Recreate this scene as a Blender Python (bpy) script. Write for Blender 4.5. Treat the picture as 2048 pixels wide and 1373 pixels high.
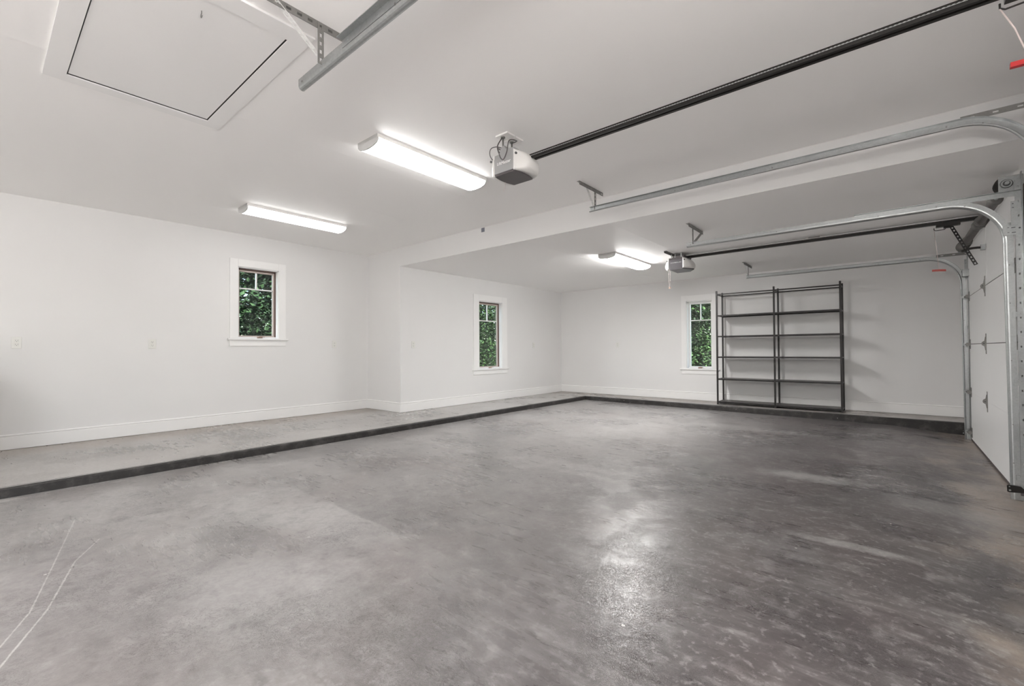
import bpy, math, random
from mathutils import Vector, Matrix

for o in list(bpy.data.objects):
    bpy.data.objects.remove(o, do_unlink=True)
SC = bpy.context.scene
COL = SC.collection

# ------------------------------------------------------------------ camera
EYE = Vector((0.0, 0.0, 1.11))
YAW, PITCH, ROLL, FPX = 0.70117, 0.01474, -0.00638, 903.9
_F = Vector((-math.sin(YAW) * math.cos(PITCH), math.cos(YAW) * math.cos(PITCH), math.sin(PITCH)))
_R = Vector((math.cos(YAW), math.sin(YAW), 0.0))
_U = _R.cross(_F)
_R2 = _R * math.cos(ROLL) + _U * math.sin(ROLL)
_U2 = -_R * math.sin(ROLL) + _U * math.cos(ROLL)
cam_data = bpy.data.cameras.new('camera')
cam_data.sensor_width = 36.0
cam_data.lens = FPX / 2048.0 * 36.0
cam_data.clip_start = 0.02
cam_data.clip_end = 200
cam = bpy.data.objects.new('camera', cam_data)
COL.objects.link(cam)
m = Matrix.Identity(4)
for i in range(3):
    m[i][0] = _R2[i]; m[i][1] = _U2[i]; m[i][2] = -_F[i]; m[i][3] = EYE[i]
cam.matrix_world = m
SC.camera = cam

# ------------------------------------------------------------------ world, sun, exposure
world = bpy.data.worlds.new('sky')
SC.world = world
world.use_nodes = True
nt = world.node_tree
bg = nt.nodes['Background']
sky = nt.nodes.new('ShaderNodeTexSky')
sky.sky_type = 'NISHITA'
sky.sun_disc = False
sky.sun_elevation = math.radians(48)
sky.sun_rotation = math.radians(200)
nt.links.new(sky.outputs[0], bg.inputs[0])
bg.inputs[1].default_value = 0.4
sun_d = bpy.data.lights.new('sun', 'SUN')
sun_d.energy = 25.0
sun_d.angle = math.radians(1.0)
sun_d.color = (1.0, 0.965, 0.92)
sun = bpy.data.objects.new('sun', sun_d)
sun.rotation_euler = Vector((0.78, -0.03, 0.62)).to_track_quat('Z', 'Y').to_euler()
COL.objects.link(sun)
LAMP = 26.0          # emission of the lenses of the wraparound fixtures, seen and added
SC.view_settings.view_transform = 'Standard'
SC.view_settings.look = 'None'
SC.view_settings.gamma = 1
SC.view_settings.use_curve_mapping = False
SC.view_settings.exposure = 0.80
SC.cycles.max_bounces = 12
SC.cycles.diffuse_bounces = 8
SC.cycles.glossy_bounces = 4
SC.cycles.transparent_max_bounces = 12
SC.cycles.sample_clamp_indirect = 8

# ------------------------------------------------------------------ measures (metres; +X to the garage doors, +Y along them)
X1, X2, XW = -7.184, -6.225, 0.80         # left wall, left wall of rear bay, garage door wall
Y1, Y2, YN = 4.513, 9.251, -4.0           # step between bays, rear wall, wall behind the camera
C1, C2 = 2.809, 2.505                     # ceiling heights
LX, LY, LZ = -5.194, 8.639, 0.082         # raised ledge
FB = 0.0
def floor_z(x):
    z = -0.0059 * max(0.0, x - LX)
    if x > -0.1:
        t = min(1.0, (x + 0.1) / 0.8)
        z -= 0.052 * t * t * (3 - 2 * t)
    return z

# ------------------------------------------------------------------ mesh helpers
class MB:
    def __init__(self):
        self.v = []; self.f = []; self.sm = []
    def add(self, vs, fs, smooth=False):
        n = len(self.v)
        self.v += [Vector(p) for p in vs]
        self.f += [tuple(n + i for i in f) for f in fs]
        self.sm += [smooth] * len(fs)
        return self
    def box(self, a, b):
        x0, x1 = sorted((a[0], b[0])); y0, y1 = sorted((a[1], b[1])); z0, z1 = sorted((a[2], b[2]))
        vs = [(x0, y0, z0), (x1, y0, z0), (x1, y1, z0), (x0, y1, z0), (x0, y0, z1), (x1, y0, z1), (x1, y1, z1), (x0, y1, z1)]
        fs = [(0, 3, 2, 1), (4, 5, 6, 7), (0, 1, 5, 4), (1, 2, 6, 5), (2, 3, 7, 6), (3, 0, 4, 7)]
        return self.add(vs, fs)
    def obox(self, o, u, v, w, su, sv, sw):
        """box from corner o along unit u, v, w"""
        o = Vector(o); u = Vector(u) * su; v = Vector(v) * sv; w = Vector(w) * sw
        vs = [o, o + u, o + u + v, o + v, o + w, o + u + w, o + u + v + w, o + v + w]
        fs = [(0, 3, 2, 1), (4, 5, 6, 7), (0, 1, 5, 4), (1, 2, 6, 5), (2, 3, 7, 6), (3, 0, 4, 7)]
        if u.cross(v).dot(w) < 0:
            fs = [tuple(reversed(f)) for f in fs]
        return self.add(vs, fs)
    def prism(self, prof, o, u, v, w, ln, smooth=False):
        """2D polygon (u, v) extruded along w"""
        o = Vector(o); u = Vector(u); v = Vector(v); w = Vector(w)
        n = len(prof)
        a = [o + u * p[0] + v * p[1] for p in prof]
        b = [p + w * ln for p in a]
        area = sum(prof[i][0] * prof[(i + 1) % n][1] - prof[(i + 1) % n][0] * prof[i][1] for i in range(n))
        flip = (area > 0) != (u.cross(v).dot(w) > 0)
        s = [(i, (i + 1) % n, n + (i + 1) % n, n + i) for i in range(n)]
        caps = [tuple(range(n - 1, -1, -1)), tuple(range(n, 2 * n))]
        if flip:
            s = [tuple(reversed(f)) for f in s]; caps = [tuple(reversed(f)) for f in caps]
        k = len(self.v)
        self.add(a + b, s, smooth)
        self.f += [tuple(k + i for i in f) for f in caps]
        self.sm += [False, False]
        return self
    def tube(self, pts, r, n=10, caps=True, smooth=True):
        pts = [Vector(p) for p in pts]
        rs = r if isinstance(r, (list, tuple)) else [r] * len(pts)
        t0 = (pts[1] - pts[0]).normalized()
        ref = Vector((0, 0, 1)) if abs(t0.z) < 0.9 else Vector((1, 0, 0))
        nrm = t0.cross(ref).normalized()
        vs = []; fs = []
        for i, p in enumerate(pts):
            t = (pts[min(i + 1, len(pts) - 1)] - pts[max(i - 1, 0)]).normalized()
            nrm = (nrm - t * nrm.dot(t)).normalized()
            bi = t.cross(nrm)
            for k in range(n):
                a = 2 * math.pi * k / n
                vs.append(p + (nrm * math.cos(a) + bi * math.sin(a)) * rs[i])
        for i in range(len(pts) - 1):
            for k in range(n):
                a = i * n + k; b = i * n + (k + 1) % n
                fs.append((a, b, b + n, a + n))
        self.add(vs, fs, smooth)
        if caps:
            k0 = len(self.v) - len(vs)
            self.f += [tuple(k0 + k for k in range(n - 1, -1, -1)), tuple(k0 + (len(pts) - 1) * n + k for k in range(n))]
            self.sm += [False, False]
        return self
    def disc(self, c, axis, r, h, n=20):
        c = Vector(c); axis = Vector(axis).normalized()
        return self.tube([c, c + axis * h], r, n)
    def sweep(self, path, nrms, prof, ydir, closed=True):
        """profile (v, y) swept along path; v along nrms, y along ydir"""
        yd = Vector(ydir); n = len(prof); vs = []; fs = []
        for p, q in zip(path, nrms):
            p = Vector(p); q = Vector(q)
            vs += [p + q * a + yd * b for a, b in prof]
        for i in range(len(path) - 1):
            for k in range(n):
                a = i * n + k; b = i * n + (k + 1) % n
                fs.append((a, b, b + n, a + n))
        fs.append(tuple(range(n - 1, -1, -1)))
        fs.append(tuple((len(path) - 1) * n + k for k in range(n)))
        return self.add(vs, fs)
    def slab(self, u0, u1, v0, v1, holes, fn):
        """rectangular sheet with rectangular holes; fn(u0,u1,v0,v1) makes two box corners"""
        us = sorted({u0, u1, *[h[0] for h in holes], *[h[1] for h in holes]})
        vs_ = sorted({v0, v1, *[h[2] for h in holes], *[h[3] for h in holes]})
        for i in range(len(us) - 1):
            for j in range(len(vs_) - 1):
                cu = (us[i] + us[i + 1]) / 2; cv = (vs_[j] + vs_[j + 1]) / 2
                if any(h[0] < cu < h[1] and h[2] < cv < h[3] for h in holes):
                    continue
                self.box(*fn(us[i], us[i + 1], vs_[j], vs_[j + 1]))
        return self
    def perf(self, p0, p1, across, w, th=0.003, pitch=0.038, slot=(0.02, 0.011), start=0.5):
        """perforated steel strip from p0 to p1 (centre line), 'across' = width direction"""
        p0 = Vector(p0); p1 = Vector(p1)
        L = (p1 - p0).length; u = (p1 - p0).normalized()
        a = Vector(across); a = (a - u * a.dot(u)).normalized(); nn = u.cross(a)
        o = p0 - a * w / 2 - nn * th / 2
        rw = (w - slot[1]) / 2
        self.obox(o, u, a, nn, L, rw, th)
        self.obox(o + a * (w - rw), u, a, nn, L, rw, th)
        n = max(1, int(L / pitch)); pt = L / n; bar = pt - slot[0]
        c = 0.0
        for i in range(n + 1):
            s = i * pt - bar / 2; e = s + bar
            s = max(0, s); e = min(L, e)
            self.obox(o + a * rw + u * s, u, a, nn, e - s, slot[1], th)
        return self

def finish(name, mb, mat, parent=None, origin=None):
    me = bpy.data.meshes.new(name)
    base = Vector(origin) if origin is not None else Vector((0, 0, 0))
    if parent is not None:
        p = parent; base = Vector((0, 0, 0))
        while p is not None:
            base += p.location; p = p.parent
    me.from_pydata([tuple(v - base) for v in mb.v], [], mb.f)
    for poly, s in zip(me.polygons, mb.sm):
        poly.use_smooth = s
    me.update()
    if mat is not None:
        me.materials.append(mat)
    o = bpy.data.objects.new(name, me)
    COL.objects.link(o)
    if parent is not None:
        o.parent = parent
    elif origin is not None:
        o.location = base
    return o

def bev(o, w=0.002, seg=2, ang=40):
    md = o.modifiers.new('bevel', 'BEVEL')
    md.width = w; md.segments = seg; md.limit_method = 'ANGLE'; md.angle_limit = math.radians(ang)
    return o

def tag(o, label=None, cat=None, group=None, kind=None):
    if label: o['label'] = label
    if cat: o['category'] = cat
    if group: o['group'] = group
    if kind: o['kind'] = kind
    return o

def thing(name, loc, label=None, cat=None, group=None, kind=None):
    o = bpy.data.objects.new(name, None)
    o.empty_display_size = 0.1
    o.location = loc
    COL.objects.link(o)
    return tag(o, label, cat, group, kind)

def copy_tree(src, loc):
    r = src.copy(); COL.objects.link(r); r.location = loc
    for ch in [c for c in bpy.data.objects if c.parent == src]:
        c = ch.copy(); COL.objects.link(c); c.parent = r
        for g in [q for q in bpy.data.objects if q.parent == ch]:
            d = g.copy(); COL.objects.link(d); d.parent = c
    return r

# ------------------------------------------------------------------ materials
def mat(name, col, rough=0.5, metal=0.0, spec=0.5):
    mt = bpy.data.materials.new(name); mt.use_nodes = True
    b = mt.node_tree.nodes['Principled BSDF']
    b.inputs['Base Color'].default_value = (*col, 1)
    b.inputs['Roughness'].default_value = rough
    b.inputs['Metallic'].default_value = metal
    b.inputs['Specular IOR Level'].default_value = spec
    return mt

class NT:
    """small helper for node graphs"""
    def __init__(self, mt):
        self.t = mt.node_tree; self.b = self.t.nodes['Principled BSDF']
        self.co = self.t.nodes.new('ShaderNodeTexCoord').outputs['Object']
    def n(self, typ, **kw):
        nd = self.t.nodes.new(typ)
        for k, v in kw.items(): setattr(nd, k, v)
        return nd
    def l(self, a, b): self.t.links.new(a, b)
    def mapping(self, scale=(1, 1, 1), loc=(0, 0, 0), rot=(0, 0, 0)):
        nd = self.n('ShaderNodeMapping')
        nd.inputs['Scale'].default_value = scale; nd.inputs['Location'].default_value = loc; nd.inputs['Rotation'].default_value = rot
        self.l(self.co, nd.inputs[0]); return nd.outputs[0]
    def noise(self, scale, detail=4, rough=0.55, dist=0.0, vec=None):
        nd = self.n('ShaderNodeTexNoise')
        nd.inputs['Scale'].default_value = scale; nd.inputs['Detail'].default_value = detail
        nd.inputs['Roughness'].default_value = rough; nd.inputs['Distortion'].default_value = dist
        self.l(vec if vec is not None else self.co, nd.inputs['Vector']); return nd.outputs['Fac']
    def ramp(self, fac, a, b, lo=0.0, hi=1.0):
        nd = self.n('ShaderNodeMapRange', interpolation_type='SMOOTHSTEP')
        nd.inputs['From Min'].default_value = a; nd.inputs['From Max'].default_value = b
        nd.inputs['To Min'].default_value = lo; nd.inputs['To Max'].default_value = hi
        self.l(fac, nd.inputs['Value']); return nd.outputs['Result']
    def math(self, op, a, b=0.0, c=None):
        nd = self.n('ShaderNodeMath', operation=op)
        for i, x in enumerate((a, b, c)):
            if x is None: continue
            if isinstance(x, (int, float)): nd.inputs[i].default_value = x
            else: self.l(x, nd.inputs[i])
        return nd.outputs[0]
    def mix(self, fac, a, b):
        nd = self.n('ShaderNodeMix', data_type='RGBA')
        if isinstance(fac, (int, float)): nd.inputs[0].default_value = fac
        else: self.l(fac, nd.inputs[0])
        for i, x in ((6, a), (7, b)):
            if isinstance(x, tuple): nd.inputs[i].default_value = (*x, 1)
            else: self.l(x, nd.inputs[i])
        return nd.outputs[2]
    def bump(self, h, strength, dist, normal=None):
        nd = self.n('ShaderNodeBump')
        nd.inputs['Strength'].default_value = strength; nd.inputs['Distance'].default_value = dist
        self.l(h, nd.inputs['Height'])
        if normal is not None: self.l(normal, nd.inputs['Normal'])
        return nd.outputs[0]
    def xyz(self):
        nd = self.n('ShaderNodeSeparateXYZ'); self.l(self.co, nd.inputs[0]); return nd.outputs

def paint(name, col, rough=0.55):
    mt = mat(name, col, rough); g = NT(mt)
    big = g.noise(0.7, 3)
    c = g.mix(g.ramp(big, 0.35, 0.65), tuple(x * 0.985 for x in col), tuple(min(1, x * 1.01) for x in col))
    g.l(c, g.b.inputs['Base Color'])
    g.l(g.bump(g.noise(160, 3), 0.12, 0.001), g.b.inputs['Normal'])
    return mt

M = {}
M['wall'] = paint('wall_paint', (0.755, 0.75, 0.745))
M['trim'] = paint('trim_paint', (0.84, 0.835, 0.828), 0.35)
# ceiling: the same flat paint, taped board joints running along the bays
mt = mat('ceiling_paint', (0.925, 0.915, 0.905), 0.6); g = NT(mt)
sx = g.xyz()
wv = g.math('PINGPONG', g.math('ADD', sx[0], 20 * 1.22 - 0.0 + 2.385), 0.61)
ridge = g.ramp(wv, 0.0, 0.035, 1.0, 0.0)
hgt = g.math('ADD', g.math('MULTIPLY', ridge, 0.6), g.math('MULTIPLY', g.noise(1.3, 2), 1.6))
nb = g.bump(hgt, 0.5, 0.004)
g.l(g.bump(g.noise(160, 3), 0.12, 0.001, nb), g.b.inputs['Normal'])
M['ceiling'] = mt

def concrete(name, dark):
    mt = mat(name, (0.3, 0.3, 0.3), 0.35); g = NT(mt)
    X, Y, Z = g.xyz()
    st = g.mapping((0.35, 2.2, 1)); st2 = g.mapping((0.9, 9.0, 1))
    clouds = g.noise(1.1, 5, 0.52, 0.5, g.mapping((0.8, 1, 1)))
    streak = g.noise(1.5, 6, 0.55, 0.6, g.mapping((0.7, 1.5, 1), (3, 1, 0), (0, 0, 0.12)))
    fine = g.noise(4.0, 7, 0.62, 0.2, g.mapping((1.1, 5.0, 1), (0, 0, 0), (0, 0, 0.06)))
    grit = g.noise(38, 3, 0.6)
    if dark:
        # the sealer is darkest towards the doors and worn grey on the far left
        wob = g.math('MULTIPLY', g.math('SUBTRACT', clouds, 0.5), 2.4)
        zone = g.ramp(g.math('ADD', X, wob), -3.1, -0.1)
        nearslab = g.ramp(g.math('ADD', Y, g.math('MULTIPLY', g.noise(3, 4), 0.06)), 1.70, 1.73, 1.0, 0.0)
        midslab = g.ramp(g.math('ADD', Y, g.math('MULTIPLY', g.noise(3, 4), 0.10)), 3.50, 3.56, 1.0, 0.0)
        lightc = g.mix(g.ramp(clouds, 0.28, 0.72), (0.285, 0.272, 0.268), (0.41, 0.398, 0.39))
        darkc = g.mix(g.ramp(clouds, 0.40, 0.62), (0.058, 0.047, 0.050), (0.125, 0.110, 0.110))
        base = g.mix(zone, lightc, darkc)
        base = g.mix(g.math('MULTIPLY', g.ramp(streak, 0.52, 0.72), g.math('MULTIPLY', zone, 0.4)), base, (0.36, 0.345, 0.34))
        base = g.mix(g.math('MULTIPLY', g.ramp(fine, 0.50, 0.74), g.ramp(zone, 0.0, 1.0, 0.05, 0.5)), base, (0.40, 0.385, 0.38))
        base = g.mix(g.math('MULTIPLY', g.math('MULTIPLY', g.ramp(fine, 0.50, 0.28), 0.5), g.ramp(zone, 0.0, 1.0, 0.04, 0.8)), base, (0.055, 0.047, 0.048))
        dmid = g.math('MULTIPLY', g.math('SUBTRACT', midslab, nearslab), g.ramp(g.noise(0.9, 5), 0.4, 0.6, 0.12, 0.34))
        base = g.mix(dmid, base, (0.10, 0.09, 0.09))
        base = g.mix(g.math('MULTIPLY', g.ramp(g.noise(1.2, 4, 0.5, 0.5), 0.45, 0.7), 0.3), base, (0.20, 0.165, 0.16))
        # bare sandy concrete by the doors
        sand = g.ramp(g.math('ADD', X, g.math('MULTIPLY', g.math('SUBTRACT', g.noise(2.2, 6), 0.5), 1.6)), 0.25, 0.75)
        base = g.mix(g.math('MULTIPLY', sand, 0.75), base, (0.42, 0.35, 0.29))
        # a few pale worn patches, each at its place
        for (px, py, ax, ay, k) in ((-0.60, 4.72, 0.42, 0.16, 0.65), (-0.21, 3.24, 0.36, 0.06, 0.6), (-2.3, 3.75, 0.8, 0.12, 0.4),
                                    (0.25, 4.5, 0.4, 0.2, 0.4), (-1.6, 7.0, 0.9, 0.2, 0.4), (-3.3, 5.2, 0.9, 0.3, 0.35)):
            dx = g.math('DIVIDE', g.math('SUBTRACT', X, px), ax); dy = g.math('DIVIDE', g.math('SUBTRACT', Y, py), ay)
            r2 = g.math('ADD', g.math('MULTIPLY', dx, dx), g.math('MULTIPLY', dy, dy))
            r2 = g.math('ADD', r2, g.math('MULTIPLY', g.math('SUBTRACT', g.noise(7, 6, 0.7), 0.5), 2.6))
            base = g.mix(g.ramp(r2, 0.1, 1.3, k, 0.0), base, (0.42, 0.41, 0.40))
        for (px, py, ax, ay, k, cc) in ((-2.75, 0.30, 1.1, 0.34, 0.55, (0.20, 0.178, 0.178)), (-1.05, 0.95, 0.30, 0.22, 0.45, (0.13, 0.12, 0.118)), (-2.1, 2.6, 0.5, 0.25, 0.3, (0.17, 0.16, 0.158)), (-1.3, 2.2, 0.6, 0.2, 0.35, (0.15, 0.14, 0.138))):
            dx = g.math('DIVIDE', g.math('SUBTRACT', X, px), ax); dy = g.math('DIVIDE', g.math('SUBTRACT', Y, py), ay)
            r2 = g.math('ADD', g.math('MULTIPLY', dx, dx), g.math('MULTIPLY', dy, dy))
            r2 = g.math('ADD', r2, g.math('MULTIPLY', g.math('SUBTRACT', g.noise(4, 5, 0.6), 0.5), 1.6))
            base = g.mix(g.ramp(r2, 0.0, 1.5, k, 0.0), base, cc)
        # white wear against the ledge
        dl = g.math('ABSOLUTE', g.math('SUBTRACT', X, LX + 0.04))
        wl = g.math('MULTIPLY', g.ramp(dl, 0.02, 0.16, 1.0, 0.0), g.ramp(g.noise(6, 6, 0.7), 0.53, 0.62))
        base = g.mix(g.math('MULTIPLY', wl, 0.7), base, (0.62, 0.61, 0.59))
        # white scuff lines
        def line(base, pts, w, k):
            for (a, b) in zip(pts, pts[1:]):
                dxx, dyy = b[0] - a[0], b[1] - a[1]; L2 = dxx * dxx + dyy * dyy
                t = g.math('DIVIDE', g.math('ADD', g.math('MULTIPLY', g.math('SUBTRACT', X, a[0]), dxx), g.math('MULTIPLY', g.math('SUBTRACT', Y, a[1]), dyy)), L2)
                tc = g.n('ShaderNodeClamp'); g.l(t, tc.inputs[0]); t = tc.outputs[0]
                ex = g.math('SUBTRACT', g.math('SUBTRACT', X, a[0]), g.math('MULTIPLY', t, dxx))
                ey = g.math('SUBTRACT', g.math('SUBTRACT', Y, a[1]), g.math('MULTIPLY', t, dyy))
                d2 = g.math('SQRT', g.math('ADD', g.math('MULTIPLY', ex, ex), g.math('MULTIPLY', ey, ey)))
                d2 = g.math('ADD', d2, g.math('MULTIPLY', g.math('SUBTRACT', grit, 0.5), w * 1.4))
                base = g.mix(g.ramp(d2, w * 0.4, w, k, 0.0), base, (0.66, 0.65, 0.63))
            return base
        base = line(base, [(-4.19, 0.43), (-3.38, 0.264), (-2.87, 0.156), (-2.45, 0.0)], 0.0045, 0.5)
        base = line(base, [(-3.66, 0.485), (-3.37, 0.348), (-2.84, 0.207), (-2.3, 0.0)], 0.005, 0.55)
        # pale flecks of paint
        vo = g.n('ShaderNodeTexVoronoi'); vo.inputs['Scale'].default_value = 7.0; vo.inputs['Randomness'].default_value = 1.0
        g.l(g.co, vo.inputs['Vector'])
        rnd = g.n('ShaderNodeSeparateColor'); g.l(vo.outputs['Color'], rnd.inputs[0])
        fl = g.math('MULTIPLY', g.math('LESS_THAN', g.math('ADD', vo.outputs['Distance'], g.math('MULTIPLY', grit, 0.06)), 0.085), g.math('GREATER_THAN', rnd.outputs[0], 0.90))
        base = g.mix(g.math('MULTIPLY', fl, 0.85), base, (0.72, 0.71, 0.69))
    else:
        base = g.mix(g.ramp(clouds, 0.28, 0.72), (0.34, 0.325, 0.312), (0.50, 0.482, 0.465))
        base = g.mix(g.math('MULTIPLY', g.ramp(streak, 0.4, 0.75), 0.25), base, (0.46, 0.44, 0.42))
        # rusty damp marks along the walls
        nw = g.math('MULTIPLY', g.ramp(g.math('ADD', X, g.math('MULTIPLY', clouds, 0.3)), -6.75, -6.35, 1.0, 0.0), 0.55)
        base = g.mix(nw, base, (0.31, 0.25, 0.205))
        ny = g.math('MULTIPLY', g.ramp(Y, 8.6, 8.95, 0.0, 1.0), 0.6)
        base = g.mix(ny, base, (0.24, 0.195, 0.165))
    base = g.mix(g.ramp(grit, 0.35, 0.68, 0.0, 0.16), base, (0.08, 0.075, 0.072))
    if dark:
        mott = g.noise(9, 6, 0.62, 0.3)
        base = g.mix(g.ramp(mott, 0.50, 0.74, 0.0, 0.34), base, (0.42, 0.405, 0.40))
        base = g.mix(g.ramp(mott, 0.50, 0.28, 0.0, 0.34), base, (0.085, 0.075, 0.075))
        spk = g.noise(30, 4, 0.6)
        base = g.mix(g.math('MULTIPLY', g.ramp(spk, 0.54, 0.68), g.ramp(zone, 0.2, 1.0, 0.05, 0.38)), base, (0.42, 0.405, 0.40))
        cr = g.noise(30, 5, 0.65, 1.2, g.mapping((1, 1, 1), (5, 2, 0)))
        crm = g.math('MULTIPLY', g.ramp(g.math('ABSOLUTE', g.math('SUBTRACT', cr, 0.5)), 0.0, 0.03, 1.0, 0.0), g.ramp(g.noise(1.6, 4, 0.5), 0.44, 0.60))
        base = g.mix(g.math('MULTIPLY', crm, 0.6), base, (0.07, 0.064, 0.062))
    g.l(base, g.b.inputs['Base Color'])
    # roughness of the worn sealer
    rg = g.ramp(g.math('ADD', g.math('MULTIPLY', clouds, 0.6), g.math('MULTIPLY', fine, 0.4)), 0.30, 0.70, 0.24, 0.36)
    g.l(rg, g.b.inputs['Roughness'])
    # crazed surface
    vor = g.n('ShaderNodeTexVoronoi', feature='DISTANCE_TO_EDGE'); vor.inputs['Scale'].default_value = 62.0
    wv = g.n('ShaderNodeVectorMath', operation='ADD')
    ns = g.n('ShaderNodeTexNoise'); ns.inputs['Scale'].default_value = 16.0; ns.inputs['Detail'].default_value = 4; g.l(g.co, ns.inputs['Vector'])
    sc = g.n('ShaderNodeVectorMath', operation='SCALE'); sc.inputs['Scale'].default_value = 0.22; g.l(ns.outputs['Color'], sc.inputs[0])
    g.l(g.co, wv.inputs[0]); g.l(sc.outputs[0], wv.inputs[1]); g.l(wv.outputs[0], vor.inputs['Vector'])
    crack = g.math('MULTIPLY', g.ramp(vor.outputs['Distance'], 0.0, 0.10, 1.0, 0.0), g.ramp(g.noise(1.7, 6, 0.6), 0.46, 0.62))
    h = g.math('SUBTRACT', g.math('ADD', g.math('MULTIPLY', grit, 0.35), g.math('MULTIPLY', g.noise(14, 5), 0.7)), g.math('MULTIPLY', crack, 0.6))
    g.l(g.bump(h, 0.6, 0.004), g.b.inputs['Normal'])
    return mt
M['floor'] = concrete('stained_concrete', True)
M['ledge'] = concrete('ledge_concrete', False)

mt = mat('curb_paint', (0.035, 0.032, 0.03), 0.5); g = NT(mt)
c = g.mix(g.ramp(g.noise(9, 8, 0.7), 0.45, 0.75), (0.022, 0.02, 0.019), (0.085, 0.078, 0.074))
vo = g.n('ShaderNodeTexVoronoi'); vo.inputs['Scale'].default_value = 22; g.l(g.co, vo.inputs['Vector'])
rn = g.n('ShaderNodeSeparateColor'); g.l(vo.outputs['Color'], rn.inputs[0])
c = g.mix(g.math('MULTIPLY', g.math('LESS_THAN', vo.outputs['Distance'], 0.11), g.math('GREATER_THAN', rn.outputs[0], 0.88)), c, (0.55, 0.53, 0.5))
g.l(c, g.b.inputs['Base Color']); g.l(g.bump(g.noise(45, 5, 0.7), 0.6, 0.004), g.b.inputs['Normal'])
M['curb'] = mt

def galv(name, col, rough, metal=0.85):
    mt = mat(name, col, rough, metal); g = NT(mt)
    vo = g.n('ShaderNodeTexVoronoi'); vo.inputs['Scale'].default_value = 90; g.l(g.co, vo.inputs['Vector'])
    rn = g.n('ShaderNodeSeparateColor'); g.l(vo.outputs['Color'], rn.inputs[0])
    c = g.mix(rn.outputs[0], tuple(x * 0.93 for x in col), tuple(min(1, x * 1.05) for x in col))
    g.l(c, g.b.inputs['Base Color'])
    g.l(g.ramp(g.noise(14, 5), 0.3, 0.7, rough - 0.06, rough + 0.1), g.b.inputs['Roughness'])
    return mt
M['galv'] = galv('galvanised_steel', (0.42, 0.435, 0.435), 0.34)
M['galv_lit'] = galv('lit_steel', (0.74, 0.74, 0.73), 0.45, 0.3)  # galvanised steel whitened: the light falling on the braces is in its colour
M['galv_dark'] = galv('dull_steel', (0.25, 0.245, 0.235), 0.5, 0.7)
M['spring'] = galv('spring_steel', (0.30, 0.285, 0.28), 0.42, 0.8)
M['black_metal'] = mat('black_metal', (0.018, 0.016, 0.015), 0.38, 0.3)
M['shelf_metal'] = mat('shelf_metal', (0.016, 0.013, 0.0125), 0.4, 0.2)
M['shelf_top'] = mat('shelf_sheet', (0.085, 0.078, 0.076), 0.4, 0.3)
M['white_plastic'] = mat('white_plastic', (0.82, 0.81, 0.79), 0.35)
M['lens_plastic'] = mat('opener_lens', (0.78, 0.77, 0.75), 0.3)
M['grey_plastic'] = mat('grey_plastic', (0.33, 0.33, 0.33), 0.4)
M['grey_plastic2'] = mat('mid_grey_plastic', (0.12, 0.113, 0.123), 0.4)
M['dark_plastic'] = mat('dark_plastic', (0.085, 0.075, 0.077), 0.45)
M['cap_grey'] = mat('fixture_cap', (0.62, 0.62, 0.61), 0.4)
M['letter'] = mat('lettering', (0.93, 0.93, 0.93), 0.4)
M['letter_dim'] = mat('lettering_silver', (0.66, 0.66, 0.66), 0.4)
M['red'] = mat('red_plastic', (0.50, 0.012, 0.016), 0.35)
M['red_dull'] = mat('dull_red_plastic', (0.42, 0.055, 0.04), 0.45)
M['cord'] = mat('cord', (0.72, 0.62, 0.60), 0.8)
M['cable'] = mat('black_cable', (0.03, 0.03, 0.03), 0.5)
M['door'] = paint('door_steel_paint', (0.88, 0.88, 0.875), 0.4)
M['gap'] = mat('dark_gap', (0.03, 0.027, 0.025), 0.8)
M['wood'] = mat('dark_wood', (0.10, 0.07, 0.055), 0.6)
M['brown'] = mat('window_brown', (0.11, 0.062, 0.05), 0.45)
M['tan'] = mat('tan_sash', (0.52, 0.44, 0.40), 0.45)
M['bronze'] = mat('crank_metal', (0.45, 0.33, 0.27), 0.35, 0.6)
M['rubber'] = mat('rubber', (0.10, 0.085, 0.08), 0.7)
M['tape'] = mat('tape', (0.19, 0.20, 0.235), 0.7)
M['slot'] = mat('outlet_slot', (0.08, 0.08, 0.08), 0.6)
M['outlet'] = mat('outlet_plastic', (0.74, 0.74, 0.71), 0.3)

def emis(name, col, s):
    mt = bpy.data.materials.new(name); mt.use_nodes = True
    t = mt.node_tree; t.nodes.remove(t.nodes['Principled BSDF'])
    e = t.nodes.new('ShaderNodeEmission'); e.inputs[0].default_value = (*col, 1); e.inputs[1].default_value = s
    t.links.new(e.outputs[0], t.nodes['Material Output'].inputs[0]); return mt
M['lamp'] = emis('lamp_lens', (1.0, 0.985, 0.965), LAMP)
mt = bpy.data.materials.new('window_glass'); mt.use_nodes = True
t = mt.node_tree; t.nodes.remove(t.nodes['Principled BSDF'])
tr = t.nodes.new('ShaderNodeBsdfTransparent'); tr.inputs[0].default_value = (0.9, 0.94, 0.92, 1)
gl = t.nodes.new('ShaderNodeBsdfGlossy'); gl.inputs['Roughness'].default_value = 0.02
mx = t.nodes.new('ShaderNodeMixShader')
mx.inputs[0].default_value = 0.05; t.links.new(tr.outputs[0], mx.inputs[1]); t.links.new(gl.outputs[0], mx.inputs[2])
t.links.new(mx.outputs[0], t.nodes['Material Output'].inputs[0])
M['glass'] = mt

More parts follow.
